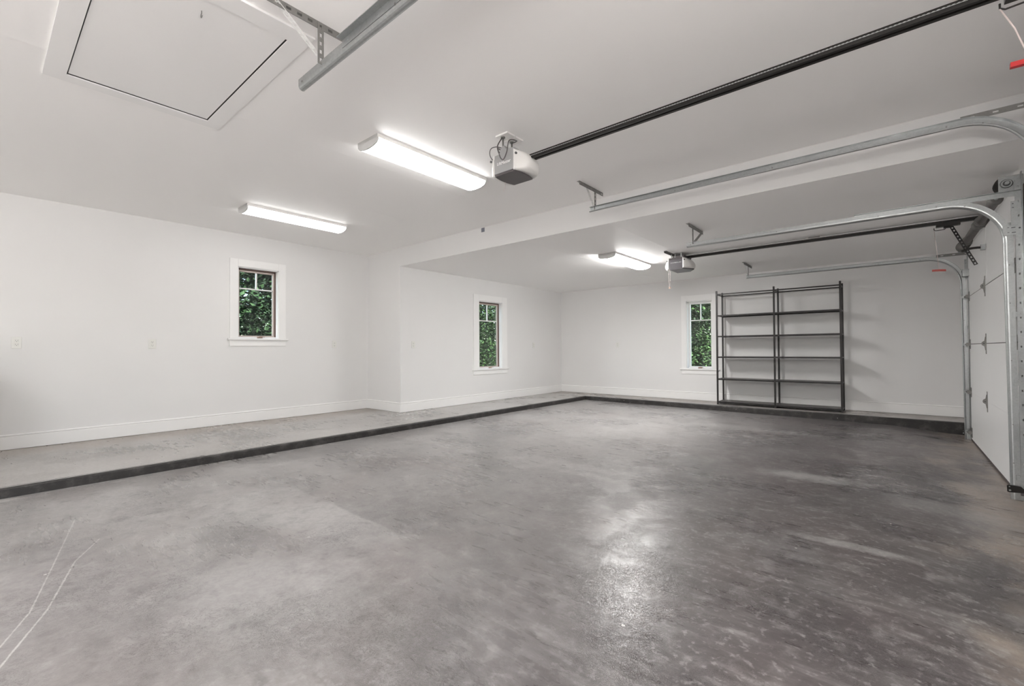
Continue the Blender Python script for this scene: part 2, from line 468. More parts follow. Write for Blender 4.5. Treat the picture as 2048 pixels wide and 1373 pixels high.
def leafmat(name, a, b):
    mt = mat(name, a, 0.75, 0.0, 0.2); g = NT(mt)
    ge = g.n('ShaderNodeNewGeometry')
    c = g.mix(ge.outputs['Random Per Island'], a, b)
    g.l(c, g.b.inputs['Base Color'])
    g.b.inputs['Subsurface Weight'].default_value = 0.0
    return mt
M['leaf_a'] = leafmat('leaves_dark', (0.002, 0.007, 0.0035), (0.018, 0.042, 0.014))
M['leaf_b'] = leafmat('leaves_bright', (0.004, 0.013, 0.005), (0.035, 0.075, 0.02))
M['bark'] = mat('bark', (0.012, 0.009, 0.007), 0.85)
mt = mat('grass', (0.02, 0.04, 0.01), 0.9); g = NT(mt)
g.l(g.mix(g.noise(3, 6), (0.012, 0.024, 0.006), (0.03, 0.05, 0.016)), g.b.inputs['Base Color'])
M['grass'] = mt

# ------------------------------------------------------------------ room shell
T = 0.14
W1 = (2.412, 2.974, 1.30, 2.335)          # opening: u0 u1 z0 z1
W2 = (6.362, 7.045, 0.735, 2.08)
W3 = (-3.191, -2.695, 0.71, 2.06)

# floor with the fall towards the doors
mb = MB()
xs = [LX - 0.1, LX, -4, -2.5, -1.5, -0.7, -0.3, -0.1] + [-0.1 + 0.1 * i for i in range(1, 9)] + [0.8, 0.95]
ys = [YN - 0.2, LY + 0.1]
vs = []; fs = []
for x in xs:
    for y in ys: vs.append((x, y, floor_z(x)))
for x in xs:
    for y in ys: vs.append((x, y, -0.35))
n = len(xs)
for i in range(n - 1):
    fs.append((2 * i, 2 * i + 2, 2 * i + 3, 2 * i + 1))
    fs.append((2 * n + 2 * i, 2 * n + 2 * i + 1, 2 * n + 2 * i + 3, 2 * n + 2 * i + 2))
    fs.append((2 * i, 2 * n + 2 * i, 2 * n + 2 * i + 2, 2 * i + 2))
    fs.append((2 * i + 1, 2 * i + 3, 2 * n + 2 * i + 3, 2 * n + 2 * i + 1))
fs.append((0, 1, 2 * n + 1, 2 * n)); fs.append((2 * n - 2, 4 * n - 2, 4 * n - 1, 2 * n - 1))
mb.add(vs, fs)
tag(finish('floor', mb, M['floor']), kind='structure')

# raised concrete ledge along the left and rear walls, black painted kerb
mb = MB()
mb.box((X1 - T, YN, -0.3), (LX - 0.012, Y2 + T, LZ))
mb.box((LX - 0.012, LY + 0.012, -0.3), (XW + T, Y2 + T, LZ))
tag(finish('trim_1', mb, M['ledge']), kind='structure')
mb = MB()
kz = LZ - 0.003
prof = [(0, -0.3), (0.014, -0.3), (0.014, kz - 0.014), (0.010, kz - 0.005), (0.0, kz), (-0.010, kz + 0.0045), (-0.010, -0.3)]
# one closed L of kerb, mitred at the inside corner
a = [(LX - 0.012 + p[0], YN, p[1]) for p in prof]
b = [(LX - 0.012 + p[0], LY + 0.012 - p[0], p[1]) for p in prof]
c_ = [(XW - 0.02, LY + 0.012 - p[0], p[1]) for p in prof]
np_ = len(prof)
fs = []
for k in range(np_):
    k2 = (k + 1) % np_
    fs.append((k, k2, np_ + k2, np_ + k)); fs.append((np_ + k, np_ + k2, 2 * np_ + k2, 2 * np_ + k))
mb.add(a + b + c_, fs)
tag(finish('trim_2', mb, M['curb']), kind='structure')

# walls
tag(finish('wall_left', MB().slab(YN, Y1, -0.3, C1 + 0.3, [W1], lambda a, b, c, d: ((X1 - T, a, c), (X1, b, d))), M['wall']), kind='structure')
tag(finish('wall_left_rear', MB().slab(Y1 + T, Y2 + T, -0.3, C2 + 0.6, [W2], lambda a, b, c, d: ((X2 - T, a, c), (X2, b, d))), M['wall']), kind='structure')
tag(finish('wall_step', MB().box((X1 - T, Y1, -0.3), (X2, Y1 + T, C1 + 0.3)), M['wall']), kind='structure')
tag(finish('wall_back', MB().slab(X2 - T, XW + T, -0.3, C2 + 0.6, [W3], lambda a, b, c, d: ((a, Y2, c), (b, Y2 + T, d))), M['wall']), kind='structure')
tag(finish('wall_front', MB().box((X1 - T, YN - T, -0.3), (XW + T, YN, C1 + 0.3)), M['wall']), kind='structure')
D2 = (5.30, 8.17, -0.3, 2.33)
D0 = (-3.80, -0.85, -0.3, 2.33)            # unseen doorway behind the camera, added to let in fill daylight
D1 = (1.23, 4.14, -0.3, 2.33)
tag(finish('wall_right', MB().slab(YN, Y2 + T, -0.3, C1 + 0.3, [D0, D1, D2], lambda a, b, c, d: ((XW, a, c), (XW + T, b, d))), M['wall']), kind='structure')
# low wall beside the steps to the house, behind the camera's left edge
tag(finish('wall_steps', MB().box((X1, -1.5, LZ), (-5.9, -0.06, 1.02)), M['wall']), kind='structure')

# ceiling with the opening of the attic hatch; the rear bay's lower ceiling with its face
HX0, HX1, HY0, HY1 = -3.812, -2.488, 0.338, 1.078
mb = MB().slab(X1 - T, XW + T, YN - T, Y1 + 0.05, [(HX0, HX1, HY0, HY1)], lambda a, b, c, d: ((a, c, C1), (b, d, C1 + 0.16)))
tag(finish('ceiling', mb, M['ceiling']), kind='structure')
tag(finish('ceiling_rear', MB().box((X2 - 0.0005, Y1, C2), (XW + T, Y2 + T, C1 + 0.3)), M['ceiling']), kind='structure')
tag(finish('trim_3', MB().box((X2, Y1 - 0.002, C2 - 0.0005), (XW, Y1 + 0.002, C1)), M['wall']), kind='structure')

# baseboards
def bb(name, p0, p1, nrm, z0=LZ + 0.004, h=0.158):
    u = Vector(p1) - Vector(p0); L = u.length; u.normalize(); nv = Vector(nrm)
    prof = [(0, 0), (0.016, 0), (0.016, h - 0.028), (0.0125, h - 0.026), (0.0125, h - 0.020), (0.018, h - 0.015), (0.018, h - 0.008), (0.011, h), (0, h)]
    mb = MB().prism(prof, (p0[0], p0[1], z0), nv, (0, 0, 1), u, L)
    tag(finish(name, mb, M['trim']), kind='structure')
bb('baseboard_left', (X1, YN, 0), (X1, Y1, 0), (1, 0, 0))
bb('baseboard_step', (X1 + 0.001, Y1, 0), (X2 + 0.018, Y1, 0), (0, -1, 0))
bb('baseboard_left_rear', (X2, Y1 - 0.018, 0), (X2, Y2, 0), (1, 0, 0))
bb('baseboard_back', (X2 + 0.001, Y2, 0), (XW, Y2, 0), (0, -1, 0))

# attic hatch
t = thing('attic_hatch', ((HX0 + HX1) / 2, (HY0 + HY1) / 2, C1),
          'white attic hatch panel with flat surround in the ceiling, small hook on it', 'attic hatch')
finish('frame', MB().slab(HX0 - 0.095, HX1 + 0.115, HY0 - 0.095, HY1 + 0.095, [(HX0 + 0.001, HX1 - 0.001, HY0 + 0.001, HY1 - 0.001)],
       lambda a, b, c, d: ((a, c, C1 - 0.012), (b, d, C1))), M['trim'], t)
finish('panel', MB().box((HX0 + 0.012, HY0 + 0.007, C1 - 0.004), (HX1 - 0.007, HY1 - 0.008, C1 + 0.018)), M['trim'], t)
sb = MB().box((HX0 - 0.05, HY0 - 0.05, C1 + 0.165), (HX1 + 0.05, HY1 + 0.05, C1 + 0.2))
sb.box((HX0, HY0, C1 - 0.006), (HX0 + 0.002, HY1, C1 + 0.16)).box((HX1 - 0.002, HY0, C1 - 0.006), (HX1, HY1, C1 + 0.16))
sb.box((HX0 + 0.002, HY0, C1 - 0.006), (HX1 - 0.002, HY0 + 0.002, C1 + 0.16)).box((HX0 + 0.002, HY1 - 0.002, C1 - 0.006), (HX1 - 0.002, HY1, C1 + 0.16))
finish('shaft_shade', sb, M['gap'], t)  # lining coloured dark to give the gap around the panel its shade
hk = [(-2.604, 0.709, C1 - 0.002), (-2.604, 0.709, C1 - 0.018)]
for k in range(0, 9):
    a = math.radians(90 + 32 * k); hk.append((-2.604 + 0.010 * math.cos(a), 0.709, C1 - 0.028 + 0.010 * math.sin(a)))
finish('hook', MB().tube(hk, 0.0022, 6), M['galv_dark'], t)

# ------------------------------------------------------------------ windows
def window(idx, kind, u0, u1, z0, z1, wall, cas_top=0.108, cas_side=0.105, sill_x=0.03):
    """kind 'x': wall plane x=wall facing +X, u = y.  kind 'y': wall plane y=wall facing -Y, u = x"""
    def P(u, d, z):       # d = distance into the wall (positive outwards)
        return (wall - d, u, z) if kind == 'x' else (u, wall + d, z)
    def bx(mb, ua, ub, da, db, za, zb): return mb.box(P(ua, da, za), P(ub, db, zb))
    t = thing('window_%d' % idx, P((u0 + u1) / 2, 0, z0), kind='structure')
    c = MB()
    bx(c, u0 - cas_side, u0, -0.018, 0.0, z0 - 0.0, z1 + cas_top)
    bx(c, u1, u1 + cas_side, -0.018, 0.0, z0 - 0.0, z1 + cas_top)
    bx(c, u0, u1, -0.018, 0.0, z1, z1 + cas_top)
    bev(finish('casing', c, M['trim'], t), 0.003)
    s = MB(); bx(s, u0 - cas_side - sill_x, u1 + cas_side + sill_x, -0.045, 0.10, z0 - 0.028, z0 - 0.001)
    bev(finish('stool', s, M['trim'], t), 0.006, 3)
    s = MB(); bx(s, u0 - cas_side, u1 + cas_side, -0.016, 0.0, z0 - 0.112, z0 - 0.028)
    bev(finish('apron', s, M['trim'], t), 0.003)
    # jamb liner
    j = MB(); D = 0.13
    bx(j, u0, u0 + 0.012, 0.0, D, z0, z1); bx(j, u1 - 0.012, u1, 0.0, D, z0, z1); bx(j, u0, u1, 0.0, D, z1 - 0.012, z1)
    finish('jamb', j, M['trim'], t)
    # outer unit frame (brown cladding shows around the sash)
    f = MB(); a0, a1, b0, b1 = u0 + 0.012, u1 - 0.012, z0, z1 - 0.012
    bx(f, a0, a0 + 0.012, 0.07, D, b0, b1); bx(f, a1 - 0.012, a1, 0.07, D, b0, b1); bx(f, a0, a1, 0.07, D, b1 - 0.018, b1)
    finish('frame', f, M['brown'] if kind == 'x' else M['trim'], t)
    k0, k1, q0, q1 = a0 + 0.013, a1 - 0.013, b0 + 0.022, b1 - 0.02
    fr = MB(); bx(fr, a0, a1, 0.055, D, b0, q0)
    finish('bottom_rail', fr, M['trim'], t)
    sash = MB(); w = 0.026
    bx(sash, k0, k0 + w, 0.085, 0.12, q0, q1); bx(sash, k1 - w, k1, 0.085, 0.12, q0, q1)
    bx(sash, k0 + w, k1 - w, 0.085, 0.12, q1 - w, q1); bx(sash, k0 + w, k1 - w, 0.085, 0.12, q0, q0 + 0.02)
    bev(finish('sash', sash, M['trim'] if kind == 'y' else M['tan'], t), 0.003)
    g0, g1, h0, h1 = k0 + w, k1 - w, q0 + 0.02, q1 - w
    zm = h1 - (h1 - h0) * 0.262; um = (g0 + g1) / 2
    mu = MB(); bx(mu, g0, g1, 0.088, 0.112, zm - 0.009, zm + 0.009); bx(mu, um - 0.009, um + 0.009, 0.088, 0.112, zm + 0.009, h1)
    finish('muntin', mu, M['trim'], t)
    pn = MB(); bx(pn, g0 - 0.004, g1 + 0.004, 0.1, 0.104, h0 - 0.004, h1 + 0.004)
    finish('pane', pn, M['glass'], t)
    # folding crank at the bottom
    cr = MB(); uc = um + 0.04 * (1 if kind == 'x' else 0)
    bx(cr, uc - 0.045, uc + 0.03, 0.035, 0.055, q0 - 0.018, q0 + 0.004)
    cr.tube([P(uc - 0.03, 0.03, q0 - 0.0), P(uc + 0.0, 0.02, q0 + 0.012), P(uc + 0.045, 0.02, q0 + 0.006)], 0.006, 8)
    cr.disc(P(uc + 0.045, 0.02, q0 - 0.006), (0, 0, 1), 0.007, 0.018, 10)
    bev(finish('crank', cr, M['bronze'], t), 0.003)
    return t
window(1, 'x', *W1, X1)
window(2, 'x', *W2, X2, 0.118, 0.155)
window(3, 'y', *W3, Y2, 0.118, 0.10)

# ------------------------------------------------------------------ outlets and switches
def outlet(label, loc, kind, switch=False):
    t = thing('wall_switch' if switch else 'power_outlet', loc, label, 'switch' if switch else 'outlet', 'white wall plates at chest height')
    x, y, z = loc
    def P(u, d, zz): return (x + d, y + u, z + zz) if kind == 'x' else (x + u, y - d, z + zz)
    bev(finish('cover_plate', MB().box(P(-0.038, 0, -0.061), P(0.038, 0.0075, 0.061)), M['outlet'], t), 0.003)
    if switch:
        bev(finish('rocker', MB().box(P(-0.016, 0.005, -0.033), P(0.016, 0.009, 0.033)), M['outlet'], t), 0.002)
    else:
        for s in (-1, 1):
            r = bev(finish('receptacle', MB().box(P(-0.017, 0.005, s * 0.021 - 0.015), P(0.017, 0.0095, s * 0.021 + 0.015)), M['outlet'], t), 0.004)
            sl = MB()
            for u in (-0.0075, 0.0075):
                sl.box(P(u - 0.0013, 0.009, s * 0.021 - 0.001), P(u + 0.0013, 0.0102, s * 0.021 + 0.008))
            sl.disc(P(0, 0.009, s * 0.021 - 0.008), (1, 0, 0) if kind == 'x' else (0, -1, 0), 0.003, 0.0012, 8)
            finish('slots', sl, M['slot'], r)
    finish('screw', MB().disc(P(0, 0.0055, 0), (1, 0, 0) if kind == 'x' else (0, -1, 0), 0.003, 0.0015, 8), M['galv'], t)
outlet('white duplex outlet on the left wall, the one nearest the photo\'s left edge', (X1, 0.275, 1.218), 'x')
outlet('white duplex outlet on the left wall, left of the window', (X1, 1.436, 1.214), 'x')
outlet('white wall plate on the left wall, right of the window', (X1, 3.877, 1.218), 'x')
outlet('white wall plate beside the outside corner, left of the middle window', (X2, 4.776, 1.205), 'x')
outlet('white wall plate right of the middle window near the far corner', (X2, 8.126, 1.207), 'x')
outlet('white wall plate on the rear wall, left of the window by the shelves', (-4.715, Y2, 1.205), 'y')

# ------------------------------------------------------------------ ceiling light fixtures (wraparound, 4 ft)
def fixture(label, loc):
    t = thing('ceiling_light', loc, label, 'ceiling light', 'wraparound ceiling lights')
    x, y, z = loc; L = 1.235; hw = 0.135
    prof = [(-hw, -0.028), (-hw, -0.045), (-hw * 0.86, -0.064), (-hw * 0.5, -0.078), (0, -0.083), (hw * 0.5, -0.078), (hw * 0.86, -0.064), (hw, -0.045), (hw, -0.028)]
    finish('base', MB().box((x - hw - 0.006, y - L / 2, z - 0.030), (x + hw + 0.006, y + L / 2, z)), M['white_plastic'], t)
    finish('lens', MB().prism([(a, b) for a, b in prof], (x, y - L / 2 + 0.012, z), (1, 0, 0), (0, 0, 1), (0, 1, 0), L - 0.024), M['lamp'], t)
    p2 = [(a * 1.025, b - 0.002 if b < -0.03 else -0.001) for a, b in prof]
    for s in (-1, 1):
        finish('end_cap', MB().prism(p2, (x, y + s * L / 2 - (0.013 if s > 0 else 0), z), (1, 0, 0), (0, 0, 1), (0, 1, 0), 0.013), M['cap_grey'], t)
    return t
l1 = fixture('lit wraparound light on the front ceiling, the one beside the nearer opener', (-3.19, 2.62, C1))
l2 = copy_tree(l1, (-5.76, 2.60, C1)); l2['label'] = 'lit wraparound light on the front ceiling nearest the left wall, above the window'
l3 = copy_tree(l1, (-3.16, 6.50, C2)); l3['label'] = 'lit wraparound light on the lower rear ceiling'
l4 = copy_tree(l1, (-3.19, -2.2, C1)); l4['label'] = 'unseen wraparound fill light added behind the camera, middle of the ceiling'  # this copy and the next are added fill lights, out of view
l6 = copy_tree(l1, (-0.9, -2.2, C1)); l6['label'] = 'unseen wraparound fill light added behind the camera, towards the garage doors'
def set_lamp(root, power):
    for ch in bpy.data.objects:
        if ch.parent == root and ch.name.startswith('lens'):
            ch.material_slots[0].link = 'OBJECT'
            ch.material_slots[0].material = emis('lamp_lens', (1.0, 0.985, 0.965), power)
for r_, p_ in ((l1, 11), (l2, 6.5), (l3, 48), (l4, 12), (l6, 62)):
    set_lamp(r_, p_)
# globe light by the house steps, behind the camera
t = thing('globe_light', (-5.75, -1.12, C1), 'round lit globe ceiling light by the steps', 'ceiling light')
finish('base', MB().disc((-5.75, -1.12, C1 - 0.02), (0, 0, 1), 0.07, 0.02), M['white_plastic'], t)
mb = MB(); rr = []; pp = []
for k in range(9):
    a = math.pi * k / 8; pp.append((-5.75, -1.12, C1 - 0.02 - 0.09 + 0.09 * math.cos(a))); rr.append(max(0.002, 0.09 * math.sin(a)))
finish('globe', mb.tube(pp, rr, 20), emis('globe_glow', (1.0, 0.97, 0.93), 7.0), t)
# unseen fill globe, added near the garage doors to brighten the right side
t = thing('fill_globe', (0.12, 0.30, C1), 'unseen fill globe added near the garage doors, right of the camera', 'fill light')
finish('canopy', MB().disc((0.12, 0.30, C1 - 0.02), (0, 0, 1), 0.06, 0.02), M['white_plastic'], t)
finish('stem', MB().tube([(0.12, 0.30, C1 - 0.02), (0.12, 0.30, 2.30)], 0.006, 8), M['galv'], t)
mb = MB(); rr = []; pp = []
for k in range(9):
    a = math.pi * k / 8; pp.append((0.12, 0.30, 2.19 + 0.12 * math.cos(a))); rr.append(max(0.002, 0.12 * math.sin(a)))
finish('globe', mb.tube(pp, rr, 20), emis('fill_globe_glow', (1.0, 0.97, 0.93), 80.0), t)


# ------------------------------------------------------------------ overhead door tracks
TP = [(-0.022, 0.034), (-0.0275, 0.031), (-0.030, 0.022), (-0.0285, 0.013), (-0.0235, 0.006), (-0.016, 0.0015), (-0.008, 0.0), (0.0255, 0.0), (0.0255, 0.030), (0.0235, 0.030), (0.0235, 0.002), (-0.008, 0.002), (-0.0155, 0.0035), (-0.0220, 0.0075), (-0.0265, 0.014), (-0.028, 0.022), (-0.0258, 0.029)]
XV = 0.702; RC = 0.36
def track(name_label, yw, o, xend, zt, hang_x, brace_dir=-1, perf_top=None, reinf=None, ztop_wall=C1, zc=C1, side='far'):
    """yw = plane of the web, o = +1/-1 direction in which the channel opens (towards the door's middle)"""
    zb = floor_z(XV) + 0.004
    t = thing('door_track', (XV, yw, zb), name_label, 'door track', 'steel tracks of the overhead doors')
    path = [(xend, yw, zt)]; nr = [(0, 0, 1)]
    path.append((XV - RC - 0.3, yw, zt)); nr.append((0, 0, 1))
    for k in range(0, 15):
        a = math.radians(90 * k / 14)
        path.append((XV - RC + RC * math.sin(a), yw, zt - RC + RC * math.cos(a))); nr.append((math.sin(a), 0, math.cos(a)))
    mb = MB().sweep(path, nr, TP, (0, o, 0))
    finish('horizontal_rail', mb, M['galv'], t)
    mb = MB().sweep([(XV, yw, zt - RC), (XV + 0.012, yw, zb)], [(1, 0, 0), (1, 0, 0)], TP, (0, o, 0))
    finish('vertical_rail', mb, M['galv'], t)
    # slotted wall angle behind the vertical rail
    mb = MB()
    mb.perf((0.756, yw - o * 0.004, zb), (0.756, yw - o * 0.004, zt + 0.12), (1, 0, 0), 0.036, 0.003, 0.11, (0.016, 0.008))
    mb.box((0.772, yw - o * 0.045, zb), (0.775, yw - o * 0.004, zt + 0.12))
    finish('wall_angle', mb, M['galv'], t)
    # brackets joining rail and wall angle
    for z in (0.09, 0.83, 1.36):
        br = MB().box((0.714, yw - o * 0.008, z - 0.02), (0.772, yw - o * 0.0005, z + 0.02))
        br.disc((0.738, yw - o * 0.008, z + 0.008), (0, -o, 0), 0.006, 0.004, 8)
        br.disc((0.758, yw - o * 0.008, z + 0.008), (0, -o, 0), 0.006, 0.004, 8)
        finish('track_bracket', br, M['galv'], t)
    fl = MB()
    fl.box((0.67, yw - o * 0.008, zt - RC + 0.05), (0.80, yw - o * 0.001, zt - RC + 0.125))
    fl.box((0.715, yw - o * 0.012, zt - RC + 0.125), (0.752, yw - o * 0.008, zt - 0.045))
    fb = finish('flag_bracket', fl, M['galv'], t)
    for (xa, xb, za, zc2) in ((0.695, 0.705, .108, .112), (0.695, 0.705, .07, .074), (0.716, 0.738, .104, .110), (0.718, 0.740, .066, .072), (0.722, 0.730, .29, .297), (0.722, 0.732, .26, .266)):
        finish('slot', MB().box((xa, yw - o * (0.0125 if za > .2 else 0.0085), zt - RC + za), (xb, yw - o * 0.0065, zt - RC + zc2)), M['slot'], fb)
    finish('bolt_hole', MB().disc((0.760, yw - o * 0.007, zt - RC + 0.1), (0, -o, 0), 0.006, 0.004, 10), M['slot'], fb)
    # small bolts on the rail
    for (x, z) in ((xend + 0.045, zt - 0.003), (xend + 0.9, zt - 0.004), (XV - RC - 0.05, zt), (XV - RC + 0.12, zt - 0.03), (xend + 1.7, zt - 0.002)):
        finish('bolt', MB().disc((x, yw - 0.004, z), (0, 1, 0), 0.005, 0.010, 8), M['galv_dark'], t)
    for z in (0.2, 0.5, 1.0, 1.45, 1.75):
        finish('bolt', MB().disc((XV, yw - 0.004, z), (0, 1, 0), 0.0045, 0.008, 8), M['galv_dark'], t)
    # hanger: slotted angle on the ceiling, upright and brace
    hg = MB()
    y0, y1 = (yw - 0.30, yw + 0.18)
    if side == 'near2': y0, y1 = (yw - 0.13, yw + 0.36)
    if side == 'far2': y0, y1 = (yw - 0.26, yw + 0.27)
    hg.perf((hang_x, y0, zc - 0.019), (hang_x, y1, zc - 0.019), (0, 0, 1), 0.038, 0.003, 0.05, (0.024, 0.013))
    hg.box((hang_x - 0.030, y0, zc - 0.003), (hang_x, y1, zc))
    finish('ceiling_angle', hg, M['galv_dark'], t)
    up = MB().perf((hang_x + 0.004, yw - o * 0.006, zt + 0.0), (hang_x + 0.004, yw - o * 0.006, zc - 0.006), (0, 1, 0), 0.032, 0.003, 0.042, (0.02, 0.012))
    finish('hanger_strut', up, M['galv_dark'], t)
    if side == 'near2':
        bp = ((hang_x + 0.010, yw + 0.32, zc - 0.012), (hang_x + 0.012, yw + 0.01, zt + 0.02)); bm = M['galv_dark']
    elif side == 'near1':
        bp = ((hang_x - 0.010, yw - 0.225, zc - 0.006), (hang_x - 0.022, yw - 0.005, zt + 0.055)); bm = M['galv_lit']
    else:
        bp = ((hang_x - 0.012, yw - 0.14, zc - 0.02), (hang_x - 0.008, yw + 0.0, zt + 0.02)); bm = M['galv_lit']
    finish('hanger_brace', MB().perf(*bp, (1, 0, 0) if side == 'near1' else (0, 1, 0.3), 0.03, 0.003, 0.042, (0.02, 0.011)), bm, t)
    if perf_top:   # slotted strip over the bend to the wall
        finish('top_strip', MB().perf((perf_top, yw - o * 0.004, zt + 0.028), (0.79, yw - o * 0.004, zt + 0.028), (0, 0, 1), 0.036, 0.003, 0.09, (0.026, 0.010)), M['galv_dark'], t)
    if reinf is not None:   # long stiffening angle along the rail
        ra = MB()
        ra.box((reinf, yw - o * 0.003, zt - 0.006), (0.79, yw - o * 0.0005, zt + 0.034)); ra.box((reinf, yw - o * 0.033, zt + 0.032), (0.79, yw - o * 0.0005, zt + 0.035))
        for x in (reinf + 0.05, reinf + 0.3, reinf + 0.65):
            if x < 0.6: ra.disc((x, yw - o * 0.003, zt + 0.014), (0, -o, 0), 0.005, 0.003, 8)
        finish('stiffener', ra, M['galv'], t)
    return t
Z1T, Z2T = 2.590, 2.292
track('galvanised track crossing the top of the photo with a bracket beside the attic hatch', 1.14, 1, -2.50, Z1T, -2.24, side='near1', reinf=-2.03)
track('galvanised track in front of the ceiling step, bending down at the right edge', 4.20, -1, -2.44, Z1T, -2.392, perf_top=0.36)
track('galvanised track just inside the rear bay, down the near side of the closed door', 5.22, 1, -1.79, Z2T, -1.72, side='near2', zc=C2, reinf=-0.26)
track('galvanised track nearest the rear wall, down the far side of the closed door', 8.25, -1, -1.85, Z2T, -1.83, side='far2', zc=C2, perf_top=0.45)

# ------------------------------------------------------------------ sectional overhead doors
XD = 0.745
def od(idx, y0, y1, vis=True):
    zb = floor_z(XD)
    yc = (y0 + y1) / 2
    t = thing('door_%d' % idx, (XD, yc, zb), kind='structure')
    zs = [zb + 0.022, 0.532, 1.143, 1.752, 2.362]
    for i in range(4):
        g0 = 0.0 if i in (0,) else (0.0006 if i == 1 else 0.0045)
        p = MB().box((XD, y0, zs[i] + g0), (XD + 0.045, y1, zs[i + 1] - (0.0006 if i == 0 else 0.0025)))
        finish('panel', p, M['door'], t)
    for i in (1, 2, 3):
        finish('joint', MB().box((XD + 0.004, y0 + 0.01, zs[i] - 0.008), (XD + 0.04, y1 - 0.01, zs[i] + 0.008)), M['gap'] if i > 1 else M['door'], t)
    finish('bottom_seal', MB().box((XD - 0.002, y0, zb - 0.002), (XD + 0.047, y1, zb + 0.024)), M['rubber'], t)
    # centre stile
    st = MB().box((XD - 0.0025, yc - 0.0, 1.79), (XD, yc + 0.075, 2.345))
    finish('stile', st, M['door'], t)
    for zc in (1.752, 1.143, 0.532):
        h = MB()
        yy = yc + 0.12
        h.box((XD - 0.003, yy - 0.022, zc - 0.11), (XD, yy + 0.022, zc + 0.105))
        for yy2 in (yy - 0.020, yy + 0.017):
            h.prism([(0, -0.075), (-0.006, -0.07), (-0.012, -0.03), (-0.030, -0.016), (-0.034, 0.0), (-0.030, 0.016), (-0.012, 0.03), (-0.006, 0.07), (0, 0.075)],
                    (XD, yy2, zc), (1, 0, 0), (0, 0, 1), (0, 1, 0), 0.003)
        h.tube([(XD - 0.020, yy - 0.017, zc), (XD - 0.020, yy + 0.017, zc)], 0.010, 10)
        hg = finish('hinge', h, M['galv_dark'], t)
        finish('pin', MB().tube([(XD - 0.020, yy - 0.026, zc), (XD - 0.020, yy + 0.026, zc)], 0.006, 8), M['slot'], hg)
    # end hinges with rollers running in the tracks
    for s, ye in ((1, y0), (-1, y1)):
        for zc in (0.02, 0.532, 1.143, 1.752):
            r = MB()
            yh = ye + s * 0.055
            r.box((XD - 0.003, yh - 0.04, zc - 0.06), (XD, yh + 0.04, zc + 0.06))
            r.box((XD - 0.035, yh - 0.035, zc - 0.02), (XD - 0.003, yh - 0.031, zc + 0.02))
            r.box((XD - 0.035, yh + 0.031, zc - 0.02), (XD - 0.003, yh + 0.035, zc + 0.02))
            r.tube([(XD - 0.04, yh + s * 0.05, zc), (XD - 0.04, ye - s * 0.04, zc)], 0.005, 8)
            rr = finish('roller_hinge', r, M['galv_dark'], t)
            finish('roller', MB().disc((XD - 0.04, ye - s * 0.04, zc), (0, s, 0), 0.0225, 0.012, 16), M['galv'], rr)
    tz = 2.05
    for s, ye in ((1, y0), (-1, y1)):
        r = MB().box((XD - 0.06, ye + s * 0.03, tz - 0.04), (XD, ye + s * 0.09, tz + 0.05))
        r.tube([(XD - 0.06, ye + s * 0.09, tz + 0.03), (XD - 0.06, ye - s * 0.03, tz + 0.03)], 0.005, 8)
        finish('top_bracket', r, M['galv'], t)
    return t
od(1, 1.19, 4.155)
od(2, 5.27, 8.20)
# dark side jambs of the openings
for k, (ya, yb) in enumerate(((5.16, 5.262), (8.208, 8.31), (1.08, 1.182), (4.163, 4.262))):
    tag(finish('trim_%d' % (k + 4), MB().box((0.778, ya, floor_z(0.79)), (XW, yb, 2.36)), M['wood']), kind='structure')

